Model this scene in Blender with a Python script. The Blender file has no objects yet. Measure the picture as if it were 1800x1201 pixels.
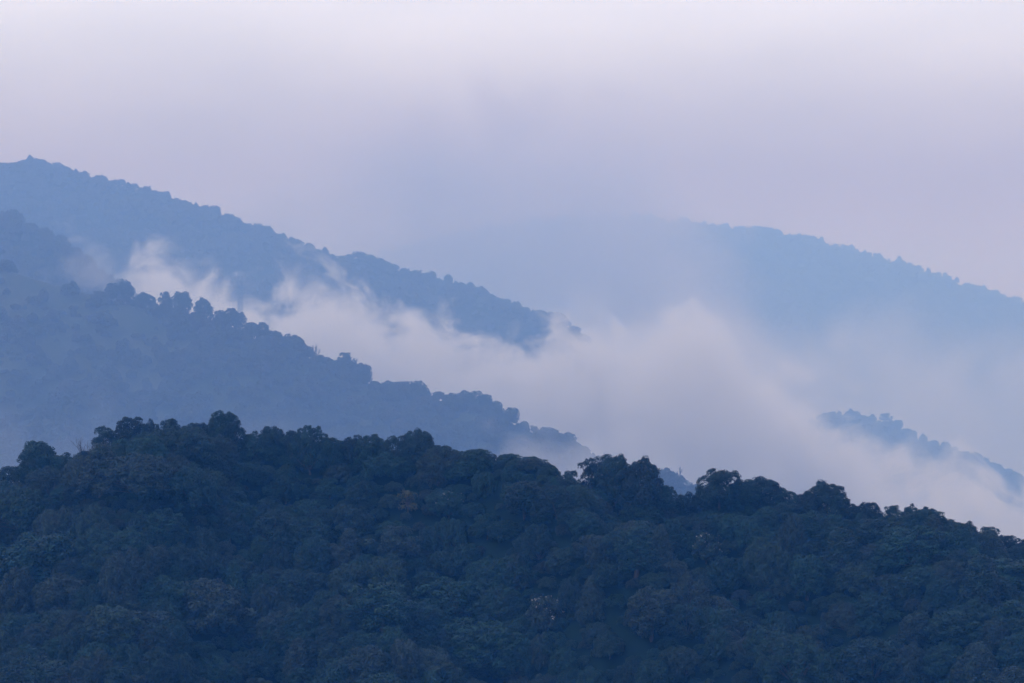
import bpy, math, random
import numpy as np
from mathutils import Vector

SC = bpy.context.scene
COL = SC.collection
K = 0.1875e-3          # metres per photo pixel (1800 wide) per metre of distance
HZ = 700.0             # photo row of the horizon

# ------------------------------------------------------------------ camera
cam = bpy.data.objects.new('camera', bpy.data.cameras.new('camera'))
COL.objects.link(cam)
cam.location = (0, 0, 0)
cam.rotation_euler = (math.radians(90), 0, 0)
cam.data.sensor_width = 36.0
cam.data.lens = 36.0 / (1800 * K)
cam.data.shift_y = (HZ - 600.5) / 1800.0
cam.data.clip_start = 1.0
cam.data.clip_end = 60000.0
SC.camera = cam

# ------------------------------------------------------------------ sky, sun, exposure
SUN_EL, SUN_AZ = math.radians(44), math.radians(238)
world = bpy.data.worlds.new('World')
SC.world = world
world.use_nodes = True
nt = world.node_tree
nt.nodes.clear()
N = nt.nodes.new
out = N('ShaderNodeOutputWorld')
sky = N('ShaderNodeTexSky'); sky.sky_type = 'NISHITA'; sky.sun_disc = False
sky.sun_elevation = SUN_EL; sky.sun_rotation = SUN_AZ
sky.air_density = 1.0; sky.dust_density = 2.0
bg1 = N('ShaderNodeBackground'); bg1.inputs['Strength'].default_value = 0.05
nt.links.new(sky.outputs[0], bg1.inputs['Color'])
# the overcast layer in front of the blue: paler towards the zenith, soft broken structure
tc = N('ShaderNodeTexCoord')
sep = N('ShaderNodeSeparateXYZ'); nt.links.new(tc.outputs['Generated'], sep.inputs[0])
ramp = N('ShaderNodeValToRGB')
nt.links.new(sep.outputs['Z'], ramp.inputs[0])
SKY_STOPS = [(0.0, (0.47, 0.36, 0.36)), (0.056, (0.50, 0.38, 0.38)), (0.084, (0.44, 0.40, 0.56)), (0.131, (1.20, 1.36, 1.90)),
             (0.3, (.82, 0.86, 1.27)), (1.0, (0.75, .84, 1.32))]
cr = ramp.color_ramp
while len(cr.elements) < len(SKY_STOPS): cr.elements.new(0.5)
for e, (p, c) in zip(cr.elements, SKY_STOPS):
    e.position = p; e.color = (*(v / 3 for v in c), 1)
cr.interpolation = 'B_SPLINE'
mp = N('ShaderNodeMapping'); mp.inputs['Scale'].default_value = (5, 5, 14)
nt.links.new(tc.outputs['Generated'], mp.inputs[0])
nz = N('ShaderNodeTexNoise'); nz.inputs['Scale'].default_value = 1.6; nz.inputs['Detail'].default_value = 5
nz.inputs['Roughness'].default_value = 0.5
nt.links.new(mp.outputs[0], nz.inputs['Vector'])
mr = N('ShaderNodeMapRange'); mr.inputs['From Min'].default_value = 0.25; mr.inputs['From Max'].default_value = 0.75
mr.inputs['To Min'].default_value = 3 * 0.88; mr.inputs['To Max'].default_value = 3 * 1.12
nt.links.new(nz.outputs[0], mr.inputs[0])
bg2 = N('ShaderNodeBackground')
nt.links.new(ramp.outputs[0], bg2.inputs['Color']); nt.links.new(mr.outputs[0], bg2.inputs['Strength'])
add = N('ShaderNodeMixShader'); add.inputs[0].default_value = 0.92
nt.links.new(bg1.outputs[0], add.inputs[1]); nt.links.new(bg2.outputs[0], add.inputs[2])
nt.links.new(add.outputs[0], out.inputs['Surface'])
world.cycles.sampling_method = 'MANUAL'; world.cycles.sample_map_resolution = 512

sun = bpy.data.objects.new('sun', bpy.data.lights.new('sun', 'SUN'))
COL.objects.link(sun)
sun.data.energy = 1.15; sun.data.angle = math.radians(20); sun.data.color = (1.0, 0.97, 0.95)
sun.rotation_euler = (math.radians(90) - SUN_EL, 0, -SUN_AZ + math.pi)
SC.view_settings.view_transform = 'Standard'; SC.view_settings.look = 'None'
SC.view_settings.exposure = 0.0; SC.view_settings.gamma = 1.0
cy = SC.cycles
cy.max_bounces = 4; cy.diffuse_bounces = 2; cy.glossy_bounces = 1; cy.transmission_bounces = 0
cy.volume_bounces = 1; cy.transparent_max_bounces = 8
cy.volume_max_steps = 96
cy.use_denoising = True
cy.caustics_reflective = False; cy.caustics_refractive = False

# ------------------------------------------------------------------ helpers
def tag(o, label=None, cat=None, group=None, kind=None):
    if label: o['label'] = label
    if cat: o['category'] = cat
    if group: o['group'] = group
    if kind: o['kind'] = kind
    return o

def mesh_np(name, V, F, mats, midx=None, smooth=False):
    V = np.asarray(V, np.float32); F = np.asarray(F, np.int32)
    me = bpy.data.meshes.new(name)
    n, k = F.shape
    me.vertices.add(len(V)); me.vertices.foreach_set('co', V.ravel())
    me.loops.add(n * k); me.loops.foreach_set('vertex_index', F.ravel())
    me.polygons.add(n)
    me.polygons.foreach_set('loop_start', np.arange(0, n * k, k, dtype=np.int32))
    me.polygons.foreach_set('loop_total', np.full(n, k, np.int32))
    if midx is not None: me.polygons.foreach_set('material_index', np.asarray(midx, np.int32))
    if smooth: me.polygons.foreach_set('use_smooth', np.ones(n, bool))
    for m in (mats if isinstance(mats, (list, tuple)) else [mats]): me.materials.append(m)
    me.update(calc_edges=True); me.validate()
    return me

def obj(name, me, parent=None, link=True):
    o = bpy.data.objects.new(name, me)
    if link: COL.objects.link(o)
    if parent: o.parent = parent
    return o

class Waves:
    """smooth pseudo-random field from summed plane waves"""
    def __init__(s, seed, lam, octaves=3, per=6):
        r = np.random.RandomState(seed); s.w = []
        for o in range(octaves):
            for _ in range(per):
                a = r.rand() * 2 * math.pi; l = lam / (2 ** o) * r.uniform(.7, 1.4)
                s.w.append((math.cos(a) * 2 * math.pi / l, math.sin(a) * 2 * math.pi / l, r.rand() * 6.28, 0.55 ** o / math.sqrt(per)))
    def __call__(s, x, y):
        return sum(a * np.sin(kx * x + ky * y + p) for kx, ky, p, a in s.w)

# ------------------------------------------------------------------ materials
def mat_new(name):
    m = bpy.data.materials.new(name); m.use_nodes = True
    nt = m.node_tree; b = nt.nodes['Principled BSDF']
    return m, nt, b

def foliage_mat(name, stops, rough=0.6, spec=0.25, nscale=0.45):
    m, nt, b = mat_new(name); N = nt.nodes.new
    oi = N('ShaderNodeObjectInfo'); ramp = N('ShaderNodeValToRGB')
    cr = ramp.color_ramp; cr.interpolation = 'LINEAR'
    while len(cr.elements) < len(stops): cr.elements.new(0.5)
    for e, (p, c) in zip(cr.elements, stops): e.position = p; e.color = (*c, 1)
    sc_ = N('ShaderNodeSeparateColor'); nt.links.new(oi.outputs['Color'], sc_.inputs[0])
    lt = N('ShaderNodeMath'); lt.operation = 'LESS_THAN'; lt.inputs[1].default_value = .999; nt.links.new(sc_.outputs[0], lt.inputs[0])
    mx = N('ShaderNodeMix'); nt.links.new(lt.outputs[0], mx.inputs[0]); nt.links.new(oi.outputs['Random'], mx.inputs[2]); nt.links.new(sc_.outputs[0], mx.inputs[3])
    nt.links.new(mx.outputs[0], ramp.inputs[0])
    tc = N('ShaderNodeTexCoord'); nz = N('ShaderNodeTexNoise')
    nz.inputs['Scale'].default_value = nscale; nz.inputs['Detail'].default_value = 3
    nt.links.new(tc.outputs['Object'], nz.inputs['Vector'])
    mr = N('ShaderNodeMapRange'); mr.inputs['From Min'].default_value = .3; mr.inputs['From Max'].default_value = .7
    mr.inputs['To Min'].default_value = .55; mr.inputs['To Max'].default_value = 1.45
    nt.links.new(nz.outputs[0], mr.inputs[0])
    mul = N('ShaderNodeVectorMath'); mul.operation = 'SCALE'
    nt.links.new(ramp.outputs[0], mul.inputs[0]); nt.links.new(mr.outputs[0], mul.inputs['Scale'])
    nt.links.new(mul.outputs[0], b.inputs['Base Color'])
    b.inputs['Roughness'].default_value = rough
    b.inputs['Specular IOR Level'].default_value = spec
    return m

LEAF = foliage_mat('leaves_evergreen', [(0.0, (.005, .019, .017)), (.22, (.008, .033, .022)), (.4, (.010, .043, .031)), (.5, (.004, .022, .022)),
        (.62, (.014, .038, .023)), (.75, (.019, .040, .026)), (.88, (.019, .029, .025)), (1.0, (.011, .048, .036))])
LEAF_FAR = foliage_mat('leaves_far', [(0.0, (.016, .030, .015)), (.5, (.022, .036, .018)), (1.0, (.030, .034, .020))], nscale=.2)
LEAF_YEL = foliage_mat('leaves_yellow', [(0.0, (.070, .074, .028)), (1.0, (.070, .070, .026))])
BLOSSOM, _nt, _b = mat_new('white_blossom'); _b.inputs['Base Color'].default_value = (.42, .40, .36, 1); _b.inputs['Roughness'].default_value = .7
BARK, _nt, _b = mat_new('bark')
_n = _nt.nodes.new('ShaderNodeTexNoise'); _n.inputs['Scale'].default_value = 3
_r = _nt.nodes.new('ShaderNodeValToRGB'); _r.color_ramp.elements[0].color = (.03, .026, .022, 1); _r.color_ramp.elements[1].color = (.09, .08, .07, 1)
_nt.links.new(_n.outputs[0], _r.inputs[0]); _nt.links.new(_r.outputs[0], _b.inputs['Base Color']); _b.inputs['Roughness'].default_value = .9

def ground_mat(name, a, b_, scale):
    m, nt, b = mat_new(name); N = nt.nodes.new
    tc = N('ShaderNodeTexCoord'); nz = N('ShaderNodeTexNoise'); nz.inputs['Scale'].default_value = scale; nz.inputs['Detail'].default_value = 8
    nz.inputs['Roughness'].default_value = .65
    nt.links.new(tc.outputs['Object'], nz.inputs['Vector'])
    r = N('ShaderNodeValToRGB'); r.color_ramp.elements[0].position = .38; r.color_ramp.elements[1].position = .62
    r.color_ramp.elements[0].color = (*a, 1); r.color_ramp.elements[1].color = (*b_, 1)
    nt.links.new(nz.outputs[0], r.inputs[0]); nt.links.new(r.outputs[0], b.inputs['Base Color'])
    b.inputs['Roughness'].default_value = .95; b.inputs['Specular IOR Level'].default_value = .1
    return m
SOIL = ground_mat('forest_floor', (.003, .011, .008), (.006, .018, .012), .15)
GRASS = ground_mat('hill_grass', (.016, .029, .015), (.036, .044, .030), .02)

# ------------------------------------------------------------------ hills
FLOOR = -640.0
FARTHER = 1.6          # the hills beyond the near one
class Hill:
    """a ridge: crest given as photo pixels at a distance; real slopes fall away on both sides"""
    def __init__(s, name, crest, slope, back, seed, rnd, amp, lam, step, dmin, dmax, mat, spur=None, below=0.0, lo=-1000, hi=2800):
        if crest[0][2] > 1500: crest = [(p[0], p[1], p[2] * FARTHER) for p in crest]
        s.Y = lambda x, c=np.array([(p[0], p[2]) for p in crest], float): np.interp(x, (c[:, 0] - 900) * K * c[:, 1], c[:, 1])
        c = np.array(crest, float)
        s.cx = (c[:, 0] - 900) * K * c[:, 2]; s.cz = (HZ - c[:, 1]) * K * c[:, 2] - below
        s.name, s.slope, s.back, s.rnd, s.amp, s.spur = name, slope, back, rnd, amp, spur
        s.w = Waves(seed, lam, 3)
        s.x0, s.x1 = s.cx[0], s.cx[-1]
        xs = np.arange(s.x0, s.x1 + step, step); ds = np.concatenate([-np.arange(0, dmin, step)[::-1], np.arange(step, dmax, step)])
        X, D = np.meshgrid(xs, ds); Z = s.z(X, D)
        V = np.stack([X, s.Y(X) + D, Z], -1).reshape(-1, 3)
        nx, nd = len(xs), len(ds)
        i = np.arange(nx - 1)[None, :] + np.arange(nd - 1)[:, None] * nx
        F = np.stack([i, i + 1, i + nx + 1, i + nx], -1).reshape(-1, 4)
        o = obj(name, mesh_np(name, V, F, mat, smooth=True)); o['kind'] = 'structure'
    def z(s, x, d):
        c = np.interp(x, s.cx, s.cz)
        ad = np.sqrt(d * d + s.rnd ** 2) - s.rnd
        z = c - np.where(d < 0, s.slope, s.back) * ad
        z = z + s.amp * np.clip(ad / (6 * s.rnd), 0, 1) * s.w(x, d)
        if s.spur is not None: z = z + s.spur(x, d)
        e = np.clip(np.minimum(x - s.x0, s.x1 - x) / (0.12 * (s.x1 - s.x0)), 0, 1); e = e * e * (3 - 2 * e)
        return np.maximum(FLOOR + 2 + 0 * z, FLOOR + 2 + (z - FLOOR) * e)
    def at(s, x, d): return np.stack([x, s.Y(x) + d, s.z(x, d)], -1)

def bump(t): return np.exp(-t * t)
def near_spur(x, d):
    a = np.clip(-d / 20, 0, 1)
    # a rib that runs from mid-crest down to the right, a hollow on either side
    xr = -10 + (-d) * .75
    rib = 18 * bump((x - xr) / 15) - 12 * bump((x - xr - 38) / 18) - 12 * bump((x - xr + 40) / 24)
    rib = rib + 11 * bump((x + 92) / 17) - 9 * bump((x + 62) / 13) + 11 * bump((x - 105 - .2 * -d) / 16)
    return a * rib

near = Hill('near_hill', [(-1500, 1350, 800), (-700, 1130, 800), (-300, 1000, 800), (0, 905, 800), (60, 880, 800), (150, 850, 805), (250, 828, 808),
    (400, 815, 810), (500, 818, 808), (600, 836, 805), (700, 830, 800), (800, 852, 800), (900, 880, 798), (960, 895, 795), (1040, 900, 792),
    (1130, 908, 792), (1200, 925, 792), (1300, 910, 790), (1400, 925, 790), (1500, 945, 788), (1600, 958, 785), (1700, 985, 782),
    (1800, 1012, 780), (2200, 1130, 775), (3000, 1400, 775)], .62, .6, 3, 8, 3.0, 60, 4.0, 560, 500, SOIL, near_spur)

mid = Hill('middle_hill', [(-1600, 420, 2700), (-700, 430, 2600), (0, 476, 2500), (60, 494, 2480), (180, 527, 2450), (270, 549, 2440), (340, 566, 2430), (400, 580, 2420),
    (470, 610, 2400), (540, 632, 2400), (620, 660, 2390), (660, 684, 2380), (720, 694, 2380), (800, 714, 2380), (850, 722, 2370),
    (920, 758, 2360), (1000, 785, 2350), (1060, 818, 2340), (1150, 848, 2330), (1225, 868, 2320), (1400, 960, 2300), (1800, 1180, 2280), (2400, 1500, 2250)],
    .6, .6, 7, 25, 14, 230, 14.0, 900, 900, GRASS)

back = Hill('hill_behind_the_middle_hill', [(-1500, 330, 3300), (-500, 350, 3200), (0, 390, 3100), (50, 400, 3080), (100, 424, 3060), (140, 456, 3050), (180, 492, 3040),
    (240, 530, 3030), (400, 620, 3000), (800, 840, 2950), (1300, 1150, 2900)], .62, .6, 9, 25, 12, 260, 18.0, 1000, 900, SOIL)

upper = Hill('upper_hill', [(-1600, 330, 4300), (-500, 300, 4200), (0, 297, 4100), (55, 289, 4100), (110, 302, 4090), (150, 317, 4080), (200, 327, 4070), (270, 344, 4060),
    (330, 364, 4050), (380, 377, 4040), (450, 407, 4020), (500, 424, 4010), (550, 442, 4000), (600, 460, 3990), (630, 455, 3990), (690, 474, 3980),
    (750, 494, 3970), (830, 510, 3960), (870, 528, 3950), (930, 553, 3940), (975, 560, 3930), (1010, 584, 3920), (1035, 615, 3915), (1100, 680, 3905), (1180, 740, 3900),
    (1400, 830, 3850), (1900, 1200, 3800)], .6, .6, 5, 30, 16, 320, 20.0, 1300, 1000, SOIL)

right = Hill('right_hill', [(700, 1300, 5100), (1150, 1000, 5100), (1300, 860, 5080), (1400, 772, 5075), (1450, 732, 5070), (1500, 734, 5060), (1560, 750, 5050), (1620, 776, 5040), (1700, 806, 5030),
    (1760, 832, 5010), (1800, 852, 5000), (2200, 1040, 5000), (2900, 1500, 5000)], .6, .6, 15, 30, 16, 320, 22.0, 1200, 1000, SOIL)

far = Hill('far_hill', [(-600, 900, 7000), (300, 560, 7000), (700, 440, 7000), (900, 400, 7000), (1000, 388, 7000), (1100, 388, 7000), (1200, 394, 7000), (1300, 404, 7000), (1350, 410, 7000),
    (1400, 420, 7000), (1500, 443, 7000), (1550, 458, 7000), (1600, 473, 7000), (1650, 488, 7000), (1700, 507, 7000), (1775, 526, 7000),
    (1900, 560, 7000), (2300, 680, 7000), (3200, 1000, 7000)], .6, .6, 21, 40, 22, 500, 34.0, 1900, 1300, SOIL)

gme = mesh_np('ground', [(-16000, -6000, FLOOR), (16000, -6000, FLOOR), (16000, 17000, FLOOR), (-16000, 17000, FLOOR)], [(0, 1, 2, 3)], SOIL)
obj('ground', gme)['kind'] = 'structure'

# ------------------------------------------------------------------ trees
def tube(path, radii, sides=6):
    path = [Vector(p) for p in path]; V = []; F = []
    for i, p in enumerate(path):
        d = (path[min(i + 1, len(path) - 1)] - path[max(i - 1, 0)]).normalized()
        a = d.orthogonal().normalized(); b = d.cross(a)
        for k in range(sides):
            t = 2 * math.pi * k / sides
            V.append(p + (a * math.cos(t) + b * math.sin(t)) * radii[i])
    for i in range(len(path) - 1):
        for k in range(sides):
            k2 = (k + 1) % sides
            F.append((i * sides + k, i * sides + k2, (i + 1) * sides + k2, (i + 1) * sides + k))
    return [tuple(v) for v in V], F

def leaves(rs, centres, rad, per_m2, size, up=.15, crown_c=None, flat=.85):
    """leaf sprays (pointed kites) over the outer side of many clumps"""
    P = []; Nn = []
    for c, r in zip(centres, rad):
        n = int(per_m2 * 4 * math.pi * r * r * .62)
        d = rs.randn(n, 3); d /= np.linalg.norm(d, axis=1)[:, None] + 1e-9
        o = (c - crown_c); o = o / (np.linalg.norm(o) + 1e-6)
        keep = (d @ o + .6 * d[:, 2]) > -.45 + rs.rand(n) * .25
        d = d[keep]; m = len(d)
        p = c + d * r * np.array([1, 1, flat]) * rs.uniform(.85, 1.1, m)[:, None]
        P.append(p); Nn.append(d)
    P = np.concatenate(P); d = np.concatenate(Nn); m = len(P)
    nn = d + rs.randn(m, 3) * .32 + np.array([0, 0, up]); nn /= np.linalg.norm(nn, axis=1)[:, None]
    a = np.cross(nn, rs.randn(m, 3)); a /= np.linalg.norm(a, axis=1)[:, None] + 1e-9
    b = np.cross(nn, a)
    L = size * rs.uniform(.6, 1.5, m)[:, None]; W = L * rs.uniform(.35, .6, m)[:, None]
    droop = -nn * L * rs.uniform(0, .35, m)[:, None]
    V = np.stack([P - a * L, P + b * W - a * L * .1, P + a * L + droop, P - b * W - a * L * .1], 1).reshape(-1, 3)
    F = np.arange(m * 4).reshape(-1, 4)
    return V, F

def crown_clumps(rs, w, h, z0, form, nb, sub, rsub):
    """billow centres crowded over an uneven body, then small clumps on each billow; open forms leave gaps"""
    C = []; R = []; B = []
    lob = [(rs.uniform(0, 6.28), rs.uniform(.1, .26), k) for k in (1, 2, 3)]
    for i in range(nb):
        u = (i + .5) / nb; ph = i * 2.39996 + rs.uniform(-.3, .3)
        if form == 'dome':   zz = 1 - u * 1.55; rr = math.sqrt(max(0, 1 - max(zz, -.2) ** 2))
        elif form == 'oval': zz = 1 - 2 * u * .93; rr = max(.35, 1 - abs(zz) ** 2.6) ** .5
        elif form == 'cone': zz = 1 - 2 * u; rr = ((1 - zz) / 2) ** .8 * .95 + .05
        else:                zz = rs.uniform(-.8, 1); rr = rs.uniform(.2, 1) * math.sqrt(max(.15, 1 - zz ** 2))
        j = 1 + sum(a * math.sin(k * ph + p + 1.7 * zz) for p, a, k in lob) * .8 + rs.uniform(-.08, .06)
        rb = rsub * rs.uniform(1.35, 2.3)
        x = math.cos(ph) * rr * (w / 2 - rb * .85) * j; y = math.sin(ph) * rr * (w / 2 - rb * .85) * j
        if form == 'dome': z = z0 + h * .36 + zz * (h * .64 - rb * .75) * (.55 + .45 * j)
        else: z = z0 + rb * .5 + (zz * .5 + .5) * (h - rb * 1.4)
        B.append(((x, y, z), rb))
        cc = np.array([0, 0, z0 + h * .3])
        o = np.array([x, y, z]) - cc; o /= np.linalg.norm(o) + 1e-6
        C.append(np.array([x, y, z])); R.append(rb)
        for k in range(sub):
            d = rs.randn(3) * .8 + o * 1.0 + np.array([0, 0, .35]); d /= np.linalg.norm(d)
            C.append(np.array([x, y, z]) + d * rb * rs.uniform(.75, 1.0) * np.array([1, 1, .85])); R.append(rsub * rs.uniform(.4, .85))
    if form != 'open':
        for k in range(8):
            C.append(np.array([rs.uniform(-.25, .25) * w, rs.uniform(-.25, .25) * w, z0 + h * rs.uniform(.25, .62)])); R.append(rsub * 2)
    return C, R, B

def trunk_mesh(rs, B, z0, r0, name='trunk', top=None):
    V = []; F = []
    def addt(p, r, s=6):
        v, f = tube(p, r, s); n = len(V); V.extend(v); F.extend([tuple(i + n for i in q) for q in f])
    ztop = z0 if top is None else top
    lean = (rs.uniform(-.4, .4), rs.uniform(-.4, .4))
    fork = (lean[0], lean[1], ztop)
    addt([(0, 0, -1.5), (0, 0, .3), (lean[0] * .5, lean[1] * .5, ztop * .5), fork], [r0 * 1.5, r0 * 1.15, r0 * .9, r0 * .7], 8)
    for (p, rb) in B[::max(1, len(B) // 14)]:
        p = Vector(p); f = Vector(fork); m = f.lerp(p, .5) + Vector((rs.uniform(-.3, .3), rs.uniform(-.3, .3), rs.uniform(-.2, .5)))
        addt([tuple(f), tuple(m), tuple(p)], [r0 * .45, r0 * .28, r0 * .1], 5)
    return mesh_np(name, V, F, BARK, smooth=True)

def make_tree(seed, w, h, form, trunk_h=2.5, nb=12, sub=9, rsub=.95, dens=9, size=.27, mat=LEAF, extra=None):
    """returns crown mesh, trunk mesh; total height trunk_h + h, width about w"""
    rs = np.random.RandomState(seed)
    C, R, B = crown_clumps(rs, w, h, trunk_h, form, nb, sub, rsub)
    V, F = leaves(rs, C, R, dens, size, crown_c=np.array([0, 0, trunk_h + h * .15]))
    crown = mesh_np('crown', V, F, mat)
    trunk = trunk_mesh(rs, B, trunk_h + .3, .032 * (h + trunk_h), top=trunk_h + (0 if form == 'dome' else h * .3))
    bl = None
    if extra:
        Cb = [c + np.array([0, 0, r * .6]) for c, r in zip(C, R)]; Rb = [r * .8 for r in R]
        sel = [i for i in range(len(Cb)) if rs.rand() < .6]
        V, F = leaves(rs, [Cb[i] for i in sel], [Rb[i] for i in sel], extra, .2, crown_c=np.array([0, 0, trunk_h]))
        bl = mesh_np('blossom', V, F, BLOSSOM)
    return crown, trunk, bl, w, trunk_h + h

def bare_mesh(seed, h, spread=.5, thick=.024):
    rs = np.random.RandomState(seed); V = []; F = []
    def grow(p, d, L, r, lv):
        q = p + d * L * .5 + Vector((rs.uniform(-.1, .1), rs.uniform(-.1, .1), 0)) * L * .5; e = q + (d + Vector((0, 0, .12))).normalized() * L * .5
        v, f = tube([p, q, e], [r, r * .8, r * .6], 5 if lv < 2 else 3); n = len(V); V.extend(v); F.extend([tuple(i + n for i in t) for t in f])
        if lv >= 5: return
        for k in range(3 if lv < 3 else 2):
            a = Vector(rs.randn(3)).normalized(); dd = (d + a * spread + Vector((0, 0, .15))).normalized()
            grow(e if k else q, dd, L * rs.uniform(.6, .82), r * .58, lv + 1)
    grow(Vector((0, 0, -1)), Vector((0, 0, 1)), h * .33, h * thick, 0)
    return mesh_np('branches', V, F, BARK)

FORMS = {
 'domed_a': make_tree(1, 12, 9, 'dome', 1.2, 30, 9, 1.05, 15, .21),
 'domed_b': make_tree(2, 11, 9.5, 'dome', 1.2, 34, 8, .9, 15, .2),
 'domed_c': make_tree(3, 16, 10.5, 'dome', 1.2, 46, 9, 1.15, 14, .22),
 'domed_d': make_tree(4, 10, 8, 'dome', 1.2, 28, 8, .85, 15, .2),
 'domed_e': make_tree(5, 13, 10, 'dome', 1.2, 54, 8, .8, 15, .19),
 'domed_f': make_tree(21, 15, 12, 'dome', 1.2, 36, 10, 1.3, 13, .22),
 'domed_g': make_tree(22, 12, 10, 'dome', 1.0, 60, 7, .7, 15, .19),
 'domed_h': make_tree(23, 17, 11, 'dome', 1.0, 60, 9, 1.0, 14, .21),
 'domed_i': make_tree(24, 12, 11, 'dome', 1.5, 26, 10, 1.2, 14, .22),
 'oval_a': make_tree(6, 8, 11, 'oval', 1.0, 34, 8, .85, 14, .2),
 'oval_b': make_tree(7, 9, 11, 'oval', 1.0, 36, 8, .95, 14, .2),
 'oval_c': make_tree(25, 10, 12, 'oval', 1.0, 30, 9, 1.15, 14, .22),
 'pointed_a': make_tree(8, 9, 12, 'cone', 1, 40, 7, .8, 14, .2),
 'pointed_b': make_tree(9, 11, 11, 'cone', 1.0, 38, 8, .95, 14, .2),
 'open_a': make_tree(10, 10, 10, 'open', 2.0, 32, 7, .8, 13, .2),
 'open_b': make_tree(11, 9, 11, 'open', 2.5, 30, 7, .8, 13, .2),
 'open_c': make_tree(12, 12, 10, 'open', 2.0, 42, 7, .85, 13, .2),
 'open_d': make_tree(26, 13, 11, 'open', 2.0, 30, 9, 1.1, 13, .21),
}
FORM_WORD = {'domed': 'round-crowned', 'oval': 'tall oval', 'pointed': 'pointed', 'open': 'loose open-crowned'}
YEL = make_tree(13, 9, 6, 'open', 2, 18, 6, .6, 5, .22, mat=LEAF_YEL)
FLW = make_tree(14, 10, 8, 'dome', 1.5, 26, 8, .8, 10, .25, extra=.7)

def place_tree(form, x, y, z, w, h, rot, name='broadleaf_tree'):
    crown, trunk, bl, w0, h0 = form
    r = bpy.data.objects.new(name, None); COL.objects.link(r); r.empty_display_size = 1
    r.location = (x, y, z); r.rotation_euler = (0, 0, rot); q_ = 1 + .16 * math.sin(x * 7.3 + y * 3.1); r.scale = (w / w0 * q_, w / w0 / q_, h / h0)
    for nm, me in (('crown', crown), ('trunk', trunk), ('blossom', bl)):
        if me is not None: obj(nm, me, r)
    return r

random.seed(4)
def px(x, y): return 900 + x / (K * y)
def py(z, y): return HZ - z / (K * y)

# --- skyline trees of the near hill: (photo column, photo row of the top, width in px, form, distance behind/before crest)
SKY = [(-45, 850, 70, 'domed_a'), (22, 818, 62, 'domed_b'), (68, 775, 64, 'oval_c'), (112, 800, 62, 'domed_d'), (152, 792, 60, 'open_a'),
  (186, 742, 34, 'open_b'), (228, 732, 48, 'oval_a'), (262, 742, 44, 'domed_d'), (300, 735, 48, 'open_c'), (345, 742, 60, 'domed_b'), (391, 718, 60, 'open_d'),
  (414, 738, 40, 'open_a'), (447, 762, 50, 'domed_d'), (478, 751, 48, 'domed_a'), (514, 756, 40, 'open_c'), (545, 751, 62, 'domed_e'), (582, 768, 50, 'domed_b'),
  (625, 770, 55, 'domed_c'), (655, 765, 60, 'domed_a'), (695, 768, 56, 'domed_e'), (738, 757, 52, 'domed_i'), (776, 782, 36, 'oval_a'),
  (806, 792, 48, 'domed_b'), (832, 806, 52, 'domed_e'), (862, 802, 46, 'domed_d'), (890, 803, 40, 'open_a'), (924, 814, 56, 'domed_a'),
  (972, 835, 50, 'domed_d'), (1004, 826, 46, 'open_c'), (1041, 796, 52, 'open_b'), (1082, 798, 56, 'oval_b'), (1128, 808, 66, 'domed_i'),
  (1172, 852, 46, 'open_a'), (1206, 868, 46, 'domed_d'), (1240, 858, 40, 'domed_b'), (1264, 820, 82, 'open_d'), (1304, 842, 50, 'oval_b'), (1342, 842, 72, 'domed_f'),
  (1385, 864, 60, 'domed_g'), (1420, 868, 50, 'domed_a'), (1452, 848, 64, 'domed_i'), (1492, 885, 46, 'oval_a'), (1528, 882, 46, 'domed_b'), (1568, 888, 46, 'open_a'),
  (1602, 890, 40, 'domed_d'), (1630, 893, 40, 'domed_a'), (1664, 907, 34, 'open_b'), (1700, 920, 44, 'domed_d'), (1738, 925, 56, 'open_c'), (1772, 940, 46, 'domed_b'),
  (1806, 950, 54, 'domed_a')]
SKYW = ['cut by the left frame edge', 'low at left edge', 'tall lone crown near left edge', 'right of the tall lone crown', 'under the tiny leafless tree',
  'slim one starting the close group', 'second of the close group', 'third of the close group', 'ragged end of the close group', 'left foot of the peak tree',
  'highest peak tree', 'leaning against the peak tree', 'first after the peak tree', 'left of the three round crowns', 'middle of the three round crowns',
  'biggest of the three round crowns', 'ending the three round crowns', 'first of the flat wide crowns', 'second of the flat wide crowns',
  'third of the flat wide crowns', 'dome rising from the flat crowns', 'just right of the rising dome', 'start of the sloping crowns', 'second of the sloping crowns',
  'third of the sloping crowns', 'gappy last sloping crown', 'dome left of the deep dip', 'right of the deep dip', 'left shoulder of the tall twins', 'left tall twin with bare trunk',
  'right dense tall twin', 'sloping neighbour of tall twins', 'left side of the notch', 'in the notch bottom', 'right side of the notch', 'tall tree with sky gaps',
  'close right of the gappy tree', 'dome right of the gappy tree', 'low before the tower tree', 'touching the leafless shrub', 'right tower tree', 'right foot of the tower tree',
  'first step of right descent', 'second step of right descent', 'third step of right descent', 'fourth step of right descent', 'small spike on right descent',
  'after the small spike', 'loose crown near right edge', 'last full crown at right', 'cut by the right frame edge']
assert len(SKYW) == len(SKY)
placed = []     # (root, photo x, photo y centre, form key, hand label)
taken = []
for i, (cx_, top, wpx, fk) in enumerate(SKY):
    d = [-1.5, 2.5, 0.5, -3][i % 4]
    y = 800.0; x = (cx_ - 900) * K * y; y = float(near.Y(x)) + d; x = (cx_ - 900) * K * y
    z = float(near.z(x, d)) - .3
    ztop = (HZ - top) * K * y
    h = max(ztop - z, 4.5); w = max(wpx * K * y * 1.08, .6 * h)
    r = place_tree(FORMS[fk], x, y, z, w, h, random.uniform(0, 6.28))
    placed.append([r, cx_, top + h / (K * y) * .4, fk, 'sky', w, h, i]); taken.append((x, d, w))

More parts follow.
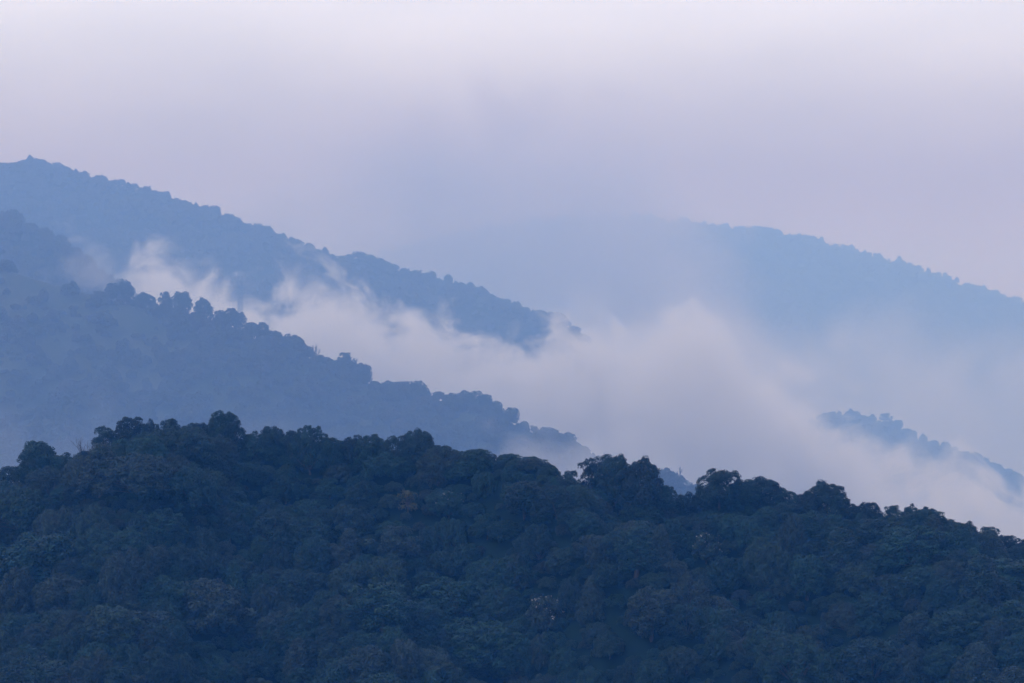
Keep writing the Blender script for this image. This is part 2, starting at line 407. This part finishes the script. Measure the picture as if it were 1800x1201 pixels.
# --- trees of the slope
def poisson(hill, x0, x1, d0, d1, r, seed, tries=14000, taken=(), rfun=None):
    rs = np.random.RandomState(seed); pts = list(taken); keep = []
    cell = r * 1.9; grid = {}
    def key(x, d): return (int(x // cell), int(d // cell))
    for t in pts: grid.setdefault(key(t[0], t[1]), []).append(t)
    for _ in range(tries):
        x = rs.uniform(x0, x1); d = rs.uniform(d0, d1); rr = r * (.62 + 1.15 * rs.rand() ** 2.0); k = key(x, d); ok = True
        for a in (-1, 0, 1):
            for b in (-1, 0, 1):
                for t in grid.get((k[0] + a, k[1] + b), ()):
                    if (t[0] - x) ** 2 + (t[1] - d) ** 2 < ((rr + t[2] * .82) * .5) ** 2 * 1.25: ok = False; break
                if not ok: break
            if not ok: break
        if ok: grid.setdefault(k, []).append((x, d, rr)); keep.append((x, d, rr))
    return keep

sky_row = lambda a: np.interp(a, [s_[0] for s_ in SKY], [s_[1] for s_ in SKY])
slope_pts = poisson(near, -300, 300, -190, 22, 9.2, 11, 200000, taken)
FK = ['domed_a', 'domed_b', 'domed_c', 'domed_d', 'domed_e', 'domed_f', 'domed_g', 'domed_h', 'domed_i', 'domed_f', 'domed_h', 'domed_c', 'oval_a', 'oval_b', 'oval_c', 'pointed_a', 'pointed_b', 'open_c', 'open_d', 'open_d']
cand = []
for (x, d, rr) in slope_pts:
    y = float(near.Y(x)) + d; z = float(near.z(x, d)); a = px(x, y); b = py(z + 6, y)
    if -30 < a < 1830 and b < 1225 and d < -2: cand.append((x, d, rr))
rest = [p for p in slope_pts if p not in cand]
cand.sort(key=lambda p: -p[2] / (800 + p[1]))
MAXN = 300 - len([s for s in SKY if 0 <= s[0] <= 1800]) - 6
rest += cand[MAXN:]; cand = cand[:MAXN]
SPECIAL = [(705, 862, YEL, 'tree with yellow leaves'), (730, 885, FLW, 'a'), (965, 1042, FLW, 'b'), (1275, 910, FLW, 'c')]
sp_used = {}
for k, (sx, sy, fm, nm) in enumerate(SPECIAL):
    best = min((p for p in cand if p not in sp_used.values()), key=lambda p: (px(p[0], near.Y(p[0]) + p[1]) - sx) ** 2 + (py(near.z(p[0], p[1]) + 7, near.Y(p[0]) + p[1]) - sy) ** 2)
    sp_used[k] = best
for p in cand:
    (x, d, rr) = p
    y = float(near.Y(x)) + d; z = float(near.z(x, d)) - 1.2
    fk = random.choice(FK); w = rr * random.uniform(1.25, 1.55); h = (5.0 + rr * .55) * random.uniform(.8, 1.2)
    if fk[:4] in ('oval', 'poin'): h *= 1.15; w *= .9
    form = FORMS[fk]; nm = 'broadleaf_tree'; kind = 'slope'
    for k, q in sp_used.items():
        if q == p: form = SPECIAL[k][2]; nm = 'yellow_leaved_tree' if k == 0 else 'flowering_tree'; kind = k; w = [8, 7, 9, 8][k]; h = [8.5, 8, 10, 9][k]
    if kind == 'slope' and random.random() < .1: h *= 1.35
    lim = (HZ - sky_row(px(x, y)) - 8) * K * y - z      # no slope tree tops the crest trees
    if h > lim: h = max(lim, 4.0); w = min(w, 2.0 * h)
    r = place_tree(form, x, y, z, w, h, random.uniform(0, 6.28), nm)
    placed.append([r, px(x, y), py(z + h * .65, y), fk, kind, w, h])

# --- labels: look first, then where on the slope it stands
COLS = [(95, 'at the left edge'), (168, 'below the first skyline dip'), (345, 'below the close skyline group'), (440, 'below the pointed skyline tree'),
  (600, 'below the round skyline crowns'), (790, 'below the flat wide skyline'), (960, 'below the sloping skyline'), (1150, 'below the tall twin trees'),
  (1235, 'below the skyline notch'), (1380, 'below the gappy skyline tree'), (1540, 'below the skyline tower tree'), (1690, 'below the stepped skyline'), (9999, 'at the right edge')]
ROWS = ['high on slope', 'upper-middle of slope', 'middle of slope', 'lower-middle of slope', 'low on slope', 'bottom of slope']
ORD = {1: [''], 2: ['left', 'right'], 3: ['left', 'middle', 'right']}
cells = {}
for rec in placed:
    r, a, b, fk, kind, w, h = rec[:7]
    size = 'small' if w < 9.5 else ('broad' if w > 12.5 else 'mid-sized')
    word = FORM_WORD[fk.split('_')[0]]
    if kind == 'slope' or kind == 'sky':
        v = random.choice([.05, .2, .32, .45, .55, .66, .8, .92] if kind == 'slope' else [.0, .1, .45, .5, .2, .55]); tone = 'dark green' if v < .5 else ('olive' if v < .75 else 'brownish')
        for c in r.children:
            if c.name.startswith('crown'): c.color = (v, v, v, 1)
    if kind == 0: tag(r, 'tree with yellow leaves among dark green crowns high on the near slope', 'tree'); continue
    if kind in (1, 2, 3):
        tag(r, ['', 'tree with pale blossom just below the yellow-leaved tree', 'tree with white blossom in the middle of the near slope',
                'tree with pale blossom below the gappy skyline tree'][kind], 'tree', 'trees with pale blossom on the near slope'); continue
    c = next(n for q, n in COLS if a <= q)
    if kind == 'sky': where = 'on the near skyline, ' + SKYW[rec[7]]
    else:
        sky = np.interp(a, [s_[0] for s_ in SKY], [s_[1] for s_ in SKY]); t = (b - sky - 30) / (1201 - sky - 30)
        where = ROWS[int(max(0, min(5, t * 6)))] + ', ' + c
    cells.setdefault((f'{size} {tone} {word} tree', where, kind), []).append(rec)
for (look, where, kind), rs_ in cells.items():
    rs_.sort(key=lambda q: q[1])
    for i, rec in enumerate(rs_):
        o_ = ORD.get(len(rs_), ['far left', 'second', 'third', 'far right', 'rightmost'])[min(i, 4)]
        tag(rec[0], f'{look}, {where}' + (f', {o_} one' if o_ else ''), 'tree',
            'skyline trees along the near hill crest' if kind == 'sky' else 'forest trees covering the near slope')

# --- bare trees
def bare(cx_, top, y, zb, seed, label, spread=.5):
    x = (cx_ - 900) * K * y; h = (HZ - top) * K * y - zb
    r = bpy.data.objects.new('bare_tree', None); COL.objects.link(r); r.location = (x, y, zb); r.scale = (h / 10,) * 3
    me = bare_mesh(seed, 10, spread, .024 if y < 1500 else .045); obj('branches', me, r)
    tag(r, label, 'bare tree')
def near_ground(cx_, d=0.0):
    x = (cx_ - 900) * K * 800; return float(near.z(x, d)), float(near.Y(x)) + d
for cx_, top, seed, lab in [(147, 758, 1, 'small leafless tree above the left dip of the near skyline'),
                            (458, 752, 2, 'thin leafless tree between two round crowns on the near skyline'),
                            (1098, 800, 3, 'leafless twigs beside the tall dark twin trees on the near skyline'),
                            (1424, 856, 4, 'leafless shrub-like tree left of the tall tree on the right skyline')]:
    zb, y = near_ground(cx_, 1.0); bare(cx_, top, y, zb, seed, lab)

# ------------------------------------------------------------------ stuff: forests (instanced point clouds)
def proto_collection(name, forms):
    c = bpy.data.collections.new(name)
    for i, f in enumerate(forms):
        o = bpy.data.objects.new(f'{name}_{i:02d}', f); c.objects.link(o)
    return c

FAR_FORMS = [make_tree(30 + i, [12, 11, 14, 8, 10, 11][i], [9, 9, 9, 11, 10, 9][i], ['dome', 'dome', 'dome', 'oval', 'cone', 'dome'][i], 1, 20, 2, 1.2, 2.6, .55, mat=LEAF_FAR)[0] for i in range(6)]
NEARP = proto_collection('forest_near', [FORMS[k][0] for k in ['domed_a', 'domed_b', 'domed_c', 'domed_d', 'domed_e', 'oval_a', 'pointed_b', 'open_c']])
FARP = proto_collection('forest_far', FAR_FORMS)

def forest(name, coll, n_protos, P, S, seed, label):
    rs = np.random.RandomState(seed); n = len(P)
    me = bpy.data.meshes.new(name); me.vertices.add(n); me.vertices.foreach_set('co', np.asarray(P, np.float32).ravel())
    a = me.attributes.new('pick', 'INT', 'POINT'); a.data.foreach_set('value', rs.randint(0, n_protos, n).astype(np.int32))
    a = me.attributes.new('turn', 'FLOAT_VECTOR', 'POINT'); t = np.zeros((n, 3), np.float32); t[:, 2] = rs.rand(n) * 6.28; t[:, 0] = rs.randn(n) * .06
    a.data.foreach_set('vector', t.ravel())
    a = me.attributes.new('size', 'FLOAT_VECTOR', 'POINT'); a.data.foreach_set('vector', np.asarray(S, np.float32).ravel())
    o = obj(name, me)
    g = bpy.data.node_groups.new(name, 'GeometryNodeTree')
    g.interface.new_socket('Geometry', in_out='INPUT', socket_type='NodeSocketGeometry')
    g.interface.new_socket('Geometry', in_out='OUTPUT', socket_type='NodeSocketGeometry')
    gi = g.nodes.new('NodeGroupInput'); go = g.nodes.new('NodeGroupOutput'); iop = g.nodes.new('GeometryNodeInstanceOnPoints')
    ci = g.nodes.new('GeometryNodeCollectionInfo'); ci.inputs['Collection'].default_value = coll
    ci.inputs['Separate Children'].default_value = True; ci.inputs['Reset Children'].default_value = True
    iop.inputs['Pick Instance'].default_value = True
    def attr(nm, dt):
        k = g.nodes.new('GeometryNodeInputNamedAttribute'); k.data_type = dt; k.inputs['Name'].default_value = nm
        return next(s for s in k.outputs if s.enabled and s.name == 'Attribute')
    g.links.new(gi.outputs[0], iop.inputs['Points']); g.links.new(ci.outputs[0], iop.inputs['Instance'])
    g.links.new(attr('pick', 'INT'), iop.inputs['Instance Index'])
    g.links.new(attr('turn', 'FLOAT_VECTOR'), iop.inputs['Rotation']); g.links.new(attr('size', 'FLOAT_VECTOR'), iop.inputs['Scale'])
    g.links.new(iop.outputs[0], go.inputs[0])
    m = o.modifiers.new('scatter', 'NODES'); m.node_group = g
    tag(o, label, 'forest', kind='stuff')
    return o

rs = np.random.RandomState(5)
R_ = np.array(rest); P = near.at(R_[:, 0], R_[:, 1]); P[:, 2] -= .6
s = R_[:, 2] / 11.0 * rs.uniform(1.1, 1.3, len(P)); lim = ((HZ - sky_row(px(P[:, 0], P[:, 1])) - 12) * K * P[:, 1] - P[:, 2]) / 11.5
s = np.where(lim < .35, .35, np.minimum(s, lim)); forest('forest', NEARP, 8, P, np.stack([s, s, s * .95], -1), 3,
       'dark evergreen forest filling the rest of the near hill')
# undergrowth: small bushy crowns between the trees of the near slope
U = np.array(poisson(near, -280, 280, -185, 10, 3.5, 15, 160000)); P = near.at(U[:, 0], U[:, 1]); P[:, 2] -= .9
s = U[:, 2] / 7.5 * rs.uniform(.8, 1.2, len(P)); o = forest('undergrowth', NEARP, 5, P, np.stack([s, s, s * .8], -1), 9, 'dark undergrowth between the trees of the near slope')
o['category'] = 'undergrowth'

def far_forest(hill, sp, d0, d1, scale, seed, label, a0=-250, a1=2050, density=None, zs=1.0):
    rs = np.random.RandomState(seed); Yc = float(hill.Y(0))
    x0 = max((a0 - 900) * K * Yc * 1.05, hill.x0 + .13 * (hill.x1 - hill.x0)); x1 = min((a1 - 900) * K * Yc * 1.05, hill.x1 - .13 * (hill.x1 - hill.x0))
    gx = np.arange(x0, x1, sp); gd = np.arange(d0, d1, sp); X, D = np.meshgrid(gx, gd)
    X = X + rs.uniform(-.5, .5, X.shape) * sp; D = D + rs.uniform(-.5, .5, D.shape) * sp
    X = X.ravel(); D = D.ravel(); keep = rs.rand(len(X)) < .88 + .12 * np.sign(hill.w(X * 2.3, D * 2.3 + 77))
    if density is not None: keep &= rs.rand(len(X)) < density(X, D)
    X = X[keep]; D = D[keep]; P = hill.at(X, D)
    # only what lies above the frame's lower part can ever be seen
    q = HZ - P[:, 2] / (K * P[:, 1]); k2 = q < 1150; P = P[k2]; P[:, 2] -= .8 * scale
    s = scale * rs.uniform(.65, 1.3, len(P)) * (1 + .25 * hill.w(P[:, 0] * 3, P[:, 1] * 3))
    s = s * np.exp(rs.randn(len(P)) * .18); s = np.clip(s, .45 * scale, 2.0 * scale)
    return forest('forest', FARP, 6, P, np.stack([s, s, s * zs * rs.uniform(.75, 1.25, len(P))], -1), seed, label)

def mid_density(X, D):
    a = 900 + X / (K * 2400 * FARTHER); open_ = np.clip((420 - a) / 300, 0, 1) * np.clip(1.25 - np.abs(D + 15) / 150, 0, 1)
    return np.clip(1 - open_ * .88, 0, 1)
far_forest(mid, 11, -430, 40, 1.15, 41, 'hazy blue forest on the middle hill below the low cloud', -150, 1500, mid_density, zs=.85)
far_forest(back, 14, -360, 40, 1.3, 42, 'dim forest on the slope behind the middle hill at far left', -250, 500)
far_forest(upper, 14, -550, 40, 1.3, 43, 'pale blue forest on the upper left hill above the cloud', -200, 1200, zs=.85)
far_forest(right, 16, -400, 40, 1.3, 44, 'faint forest on the small right ridge coming out of the cloud', 1200, 2050)
far_forest(far, 21, -660, 40, 1.6, 45, 'very faint forest on the far right hill', 500, 2050)

# --- single trees that stand out on the middle hill's crest (and two on the right ridge)
def mark(hill, cx_, top, wpx, fk, label, d=0.0, grp='trees standing on the middle hill crest'):
    y = float(hill.Y(0)); 
    for _ in range(3): x = (cx_ - 900) * K * y; y = float(hill.Y(x)) + d
    z = float(hill.z(x, d)) - .5; h = (HZ - top) * K * y - z; w = max(wpx * K * y * 1.15, .6 * h)
    r = place_tree(FORMS[fk], x, y, z, w, h, cx_ * 1.7)
    tag(r, label, 'tree', grp)
for t in [(196, 497, 22, 'oval_a', 'left tree of the close pair high on the middle hill crest'),
          (218, 495, 24, 'oval_b', 'right tree of the close pair high on the middle hill crest'),
          (255, 516, 34, 'domed_c', 'low wide tree right of the close pair on the middle hill crest'),
          (291, 512, 26, 'open_c', 'ragged tree left of the tall block-shaped tree on middle hill crest'),
          (318, 512, 27, 'oval_b', 'tall block-shaped tree on the middle hill crest'),
          (357, 525, 30, 'domed_i', 'tree with a sloping right side, right of the block-shaped tree'),
          (388, 546, 26, 'domed_a', 'low round tree between two taller ones on the middle hill crest'),
          (406, 541, 12, 'oval_a', 'narrow little tree on the middle hill crest'),
          (420, 548, 20, 'oval_b', 'small round tree touching the narrow little tree'),
          (443, 566, 26, 'domed_b', 'low tree where the middle hill crest starts to steepen'),
          (461, 566, 16, 'oval_a', 'slim tree above the steepening middle hill crest'),
          (481, 582, 32, 'domed_a', 'round tree just left of the dark domed crest tree'),
          (514, 590, 46, 'domed_c', 'broad dark domed tree left of the leafless crest tree'),
          (606, 619, 34, 'open_c', 'open-crowned tree right of the leafless tree on the middle crest'),
          (634, 645, 32, 'domed_b', 'round tree just below the open-crowned crest tree'),
          (836, 688, 28, 'domed_e', 'round tree at the lower shoulder of the middle hill'),
          (852, 694, 24, 'domed_a', 'tree ending the row at the lower shoulder of the middle hill')]:
    mark(mid, *t)
zb = float(mid.z((553 - 900) * K * 2400 * FARTHER, 0)); bare(553, 598, 2385 * FARTHER, zb - 2, 7, 'leafless fan-shaped tree on the middle hill crest', .6)
mark(right, 1556, 724, 22, 'open_b', 'tallest faint tree on the right ridge', grp='trees on the right ridge')
mark(right, 1578, 738, 18, 'oval_a', 'shorter faint tree beside the tallest on the right ridge', grp='trees on the right ridge')

# a lower spur of the middle hill seen through the notch of the near skyline
notch = Hill('spur_hill', [(850, 1100, 1900), (1000, 930, 1900), (1120, 880, 1900), (1150, 862, 1900), (1200, 852, 1900), (1225, 880, 1900), (1350, 960, 1900), (1700, 1150, 1900)], .6, .6, 33, 15, 5, 120, 8.0, 500, 500, SOIL)
far_forest(notch, 11, -90, 30, 1.0, 46, 'blue forest seen through the notch in the near skyline', 1000, 1330)
zb = float(notch.z((1195 - 900) * K * 1900 * FARTHER, 0)); bare(1195, 818, 1900 * FARTHER, zb, 9, 'spindly tree rising behind the notch in the near skyline', .35)

# ------------------------------------------------------------------ clouds lying in the valley
def cloud(name, label, a0, a1, top0, top1, Y0, Y1, profile, soft, dens, nscale, namp, seed, bottom=1250, color=(1, 1, 1), warp=60, xfade=.08, step=.35, rough=.55, detail=5, zbot=None, absorb=1, ystr=.25):
    """profile: photo (column, row of the cloud top) at the middle distance"""
    Ym = (Y0 + Y1) / 2; kx = K * Ym
    X0, X1 = (a0 - 900) * kx, (a1 - 900) * kx; Z0, Z1 = max((HZ - bottom) * kx, FLOOR + 30), (HZ - top0) * kx
    V = [(x, y, z) for z in (Z0, Z1) for y in (Y0, Y1) for x in (X0, X1)]
    F = [(0, 2, 3, 1), (4, 5, 7, 6), (0, 1, 5, 4), (1, 3, 7, 5), (3, 2, 6, 7), (2, 0, 4, 6)]
    m = bpy.data.materials.new(name); m.use_nodes = True; nt = m.node_tree; nt.nodes.clear(); N = nt.nodes.new; L = nt.links.new
    def math_(op, a, b=None, c=None, clamp=False):
        n = N('ShaderNodeMath'); n.operation = op; n.use_clamp = clamp
        for i, v in enumerate((a, b, c)):
            if v is None: continue
            if isinstance(v, (int, float)): n.inputs[i].default_value = v
            else: L(v, n.inputs[i])
        return n.outputs[0]
    tc = N('ShaderNodeTexCoord'); sp = N('ShaderNodeSeparateXYZ'); L(tc.outputs['Object'], sp.inputs[0])
    X, Y, Z = sp.outputs
    mp = N('ShaderNodeMapping'); mp.inputs['Location'].default_value = (seed * 13.7, seed * 7.1, seed * 3.3); mp.inputs['Scale'].default_value = (nscale, nscale * ystr, nscale * 1.1)
    L(tc.outputs['Object'], mp.inputs[0])
    nz = N('ShaderNodeTexNoise'); nz.inputs['Scale'].default_value = 1; nz.inputs['Detail'].default_value = detail; nz.inputs['Roughness'].default_value = rough
    nz.inputs['Distortion'].default_value = .6
    L(mp.outputs[0], nz.inputs['Vector'])
    n0 = math_('SUBTRACT', nz.outputs[0], .5)
    xw = math_('MULTIPLY_ADD', n0, warp, X)
    t = math_('DIVIDE', math_('SUBTRACT', xw, X0), X1 - X0, clamp=True)
    fc = N('ShaderNodeFloatCurve'); cv = fc.mapping.curves[0]
    Zt = lambda r: min(1, max(0, ((HZ - r) * kx - Z0) / (Z1 - Z0)))
    pts = [((p - a0) / (a1 - a0), Zt(r)) for p, r in profile]
    cv.points[0].location = pts[0]; cv.points[-1].location = pts[-1]
    for q in pts[1:-1]: cv.points.new(*q)
    fc.mapping.update(); L(t, fc.inputs['Value'])
    ztop = math_('MULTIPLY_ADD', fc.outputs[0], Z1 - Z0, Z0)
    h = math_('DIVIDE', math_('SUBTRACT', ztop, Z), soft)
    h = math_('MULTIPLY_ADD', n0, namp, h)
    mr = N('ShaderNodeMapRange'); mr.interpolation_type = 'SMOOTHSTEP'; L(h, mr.inputs[0])
    dd = math_('MULTIPLY', mr.outputs[0], math_('MULTIPLY_ADD', n0, 3.0, 1.0, clamp=False)); dd = math_('MAXIMUM', dd, 0.0)
    # thin out towards the ends and the front/back faces
    e1 = math_('MULTIPLY', math_('SUBTRACT', X, X0), 1 / (xfade * (X1 - X0)), clamp=True); e2 = math_('MULTIPLY', math_('SUBTRACT', X1, X), 1 / (xfade * (X1 - X0)), clamp=True)
    f1 = math_('MULTIPLY', math_('SUBTRACT', Y, Y0), 1 / (.3 * (Y1 - Y0)), clamp=True); f2 = math_('MULTIPLY', math_('SUBTRACT', Y1, Y), 1 / (.3 * (Y1 - Y0)), clamp=True)
    g = math_('MULTIPLY', math_('MULTIPLY', e1, e2), math_('MULTIPLY', f1, f2))
    if zbot is not None:
        g = math_('MULTIPLY', g, math_('MULTIPLY', math_('SUBTRACT', Z, Z0), 1 / zbot, clamp=True))
    dd = math_('MULTIPLY', math_('MULTIPLY', dd, g), dens)
    pv = N('ShaderNodeVolumePrincipled'); pv.inputs['Color'].default_value = (*color, 1)
    pv.inputs['Absorption Color'].default_value = (absorb, absorb, absorb, 1); pv.inputs['Anisotropy'].default_value = 0.0
    L(dd, pv.inputs['Density'])
    o_ = N('ShaderNodeOutputMaterial'); L(pv.outputs[0], o_.inputs['Volume'])
    m.cycles.volume_step_rate = step
    ob = obj(name, mesh_np(name, V, F, m)); tag(ob, label, 'cloud', kind='stuff')
    return ob

cloud('cloud', 'bright low cloud filling the valley between the middle and upper hills', 60, 2000, 360, 0, 4850, 5650,
      [(60, 620), (110, 560), (200, 560), (255, 490), (290, 445), (330, 475), (390, 505), (440, 540), (480, 525), (530, 508), (600, 505), (650, 515), (680, 565), (740, 575),
       (840, 598), (900, 604), (950, 596), (1010, 585), (1060, 598), (1090, 618), (1120, 600), (1160, 570), (1200, 552), (1250, 560), (1285, 615), (1330, 670), (1400, 700), (1460, 755),
       (1520, 815), (1620, 872), (1720, 872), (1850, 890), (2000, 860)],
      85, .0078, .0110, 6.6, 1, rough=.66, detail=8, warp=120, ystr=.4)
cloud('cloud', 'thin torn cloud on the slope at the upper left', -40, 420, 380, 0, 4700, 4850,
      [(-40, 520), (60, 470), (110, 430), (150, 445), (210, 490), (260, 480), (340, 500), (420, 560)], 95, .0024, .013, 6.0, 8, xfade=.25)
cloud('cloud', 'bright billow of cloud rising in front of the far hill', 1060, 1400, 470, 0, 4750, 5000,
      [(1060, 690), (1110, 625), (1150, 580), (1190, 552), (1250, 548), (1290, 590), (1325, 660), (1400, 740)], 52, .0058, .020, 7.0, 9, bottom=1250, rough=.62, detail=8, warp=70, xfade=.15, ystr=.35)
cloud('cloud', 'grey cloud hiding the left shoulder of the far hill', 150, 1550, 40, 0, 9500, 10500,
      [(150, 330), (400, 240), (700, 150), (950, 130), (1150, 200), (1250, 330), (1400, 500), (1550, 600)], 520, .0034, .0030, 1.6, 2, xfade=.3, color=(.80, .74, .75), absorb=0, ystr=.6)
cloud('cloud', 'thin mist in the valley below the far hill', 900, 2150, 330, 0, 8000, 9300,
      [(900, 480), (1200, 480), (1500, 500), (1700, 500), (1800, 490), (2150, 470)], 300, .0012, .003, 2.0, 3, xfade=.15)
cloud('cloud', 'thin veil of cloud drifting over the right ridge', 1250, 2050, 600, 0, 5700, 6400,
      [(1250, 650), (1400, 690), (1500, 740), (1600, 790), (1700, 820), (1800, 840), (2050, 850)], 110, .0052, .010, 5.5, 4, xfade=.1)
cloud('cloud', 'wisp of cloud curling over the low end of the middle hill', 780, 1300, 640, 0, 3350, 3650,
      [(780, 830), (860, 760), (950, 740), (1020, 750), (1100, 790), (1180, 830), (1300, 860)], 55, .0026, .014, 5.0, 5, xfade=.3)
cloud('cloud', 'faint mist at the foot of the middle hill', -150, 1000, 560, 0, 2500, 3100,
      [(-150, 680), (100, 690), (300, 720), (600, 760), (1000, 840)], 70, .0003, .007, 3.0, 6, xfade=.15)

# ------------------------------------------------------------------ haze
def air(name, label, x0, x1, y0, y1, z0, z1, density, color):
    q = [(x0, y0), (x1, y0), (x1, y1), (x0, y1)]
    V = [(x, y, z) for z in (z0, z1) for x, y in q]
    F = [(3, 2, 1, 0), (4, 5, 6, 7), (0, 1, 5, 4), (1, 2, 6, 5), (2, 3, 7, 6), (3, 0, 4, 7)]
    m = bpy.data.materials.new(name); m.use_nodes = True; m.node_tree.nodes.clear()
    pv = m.node_tree.nodes.new('ShaderNodeVolumePrincipled'); oo = m.node_tree.nodes.new('ShaderNodeOutputMaterial')
    m.node_tree.links.new(pv.outputs[0], oo.inputs['Volume'])
    pv.inputs['Color'].default_value = (*color, 1); pv.inputs['Absorption Color'].default_value = (1, 1, 1, 1)
    pv.inputs['Density'].default_value = density
    tag(obj(name, mesh_np(name, V, F, m)), label, name, kind='stuff')
air('haze', 'thin blue haze filling the air over the hills', -16500, 16500, -6500, 17500, FLOOR - 1, 800.0, 0.00016, (.08, .37, 1.0))
# second even air volume, added to pale the far hills but keep the near dark
air('mist', 'added even mist that pales the hills beyond the near hill', -16000, 16000, 1100, 17400, FLOOR + .5, 798.0, 0.00009, (.68, .74, .80))
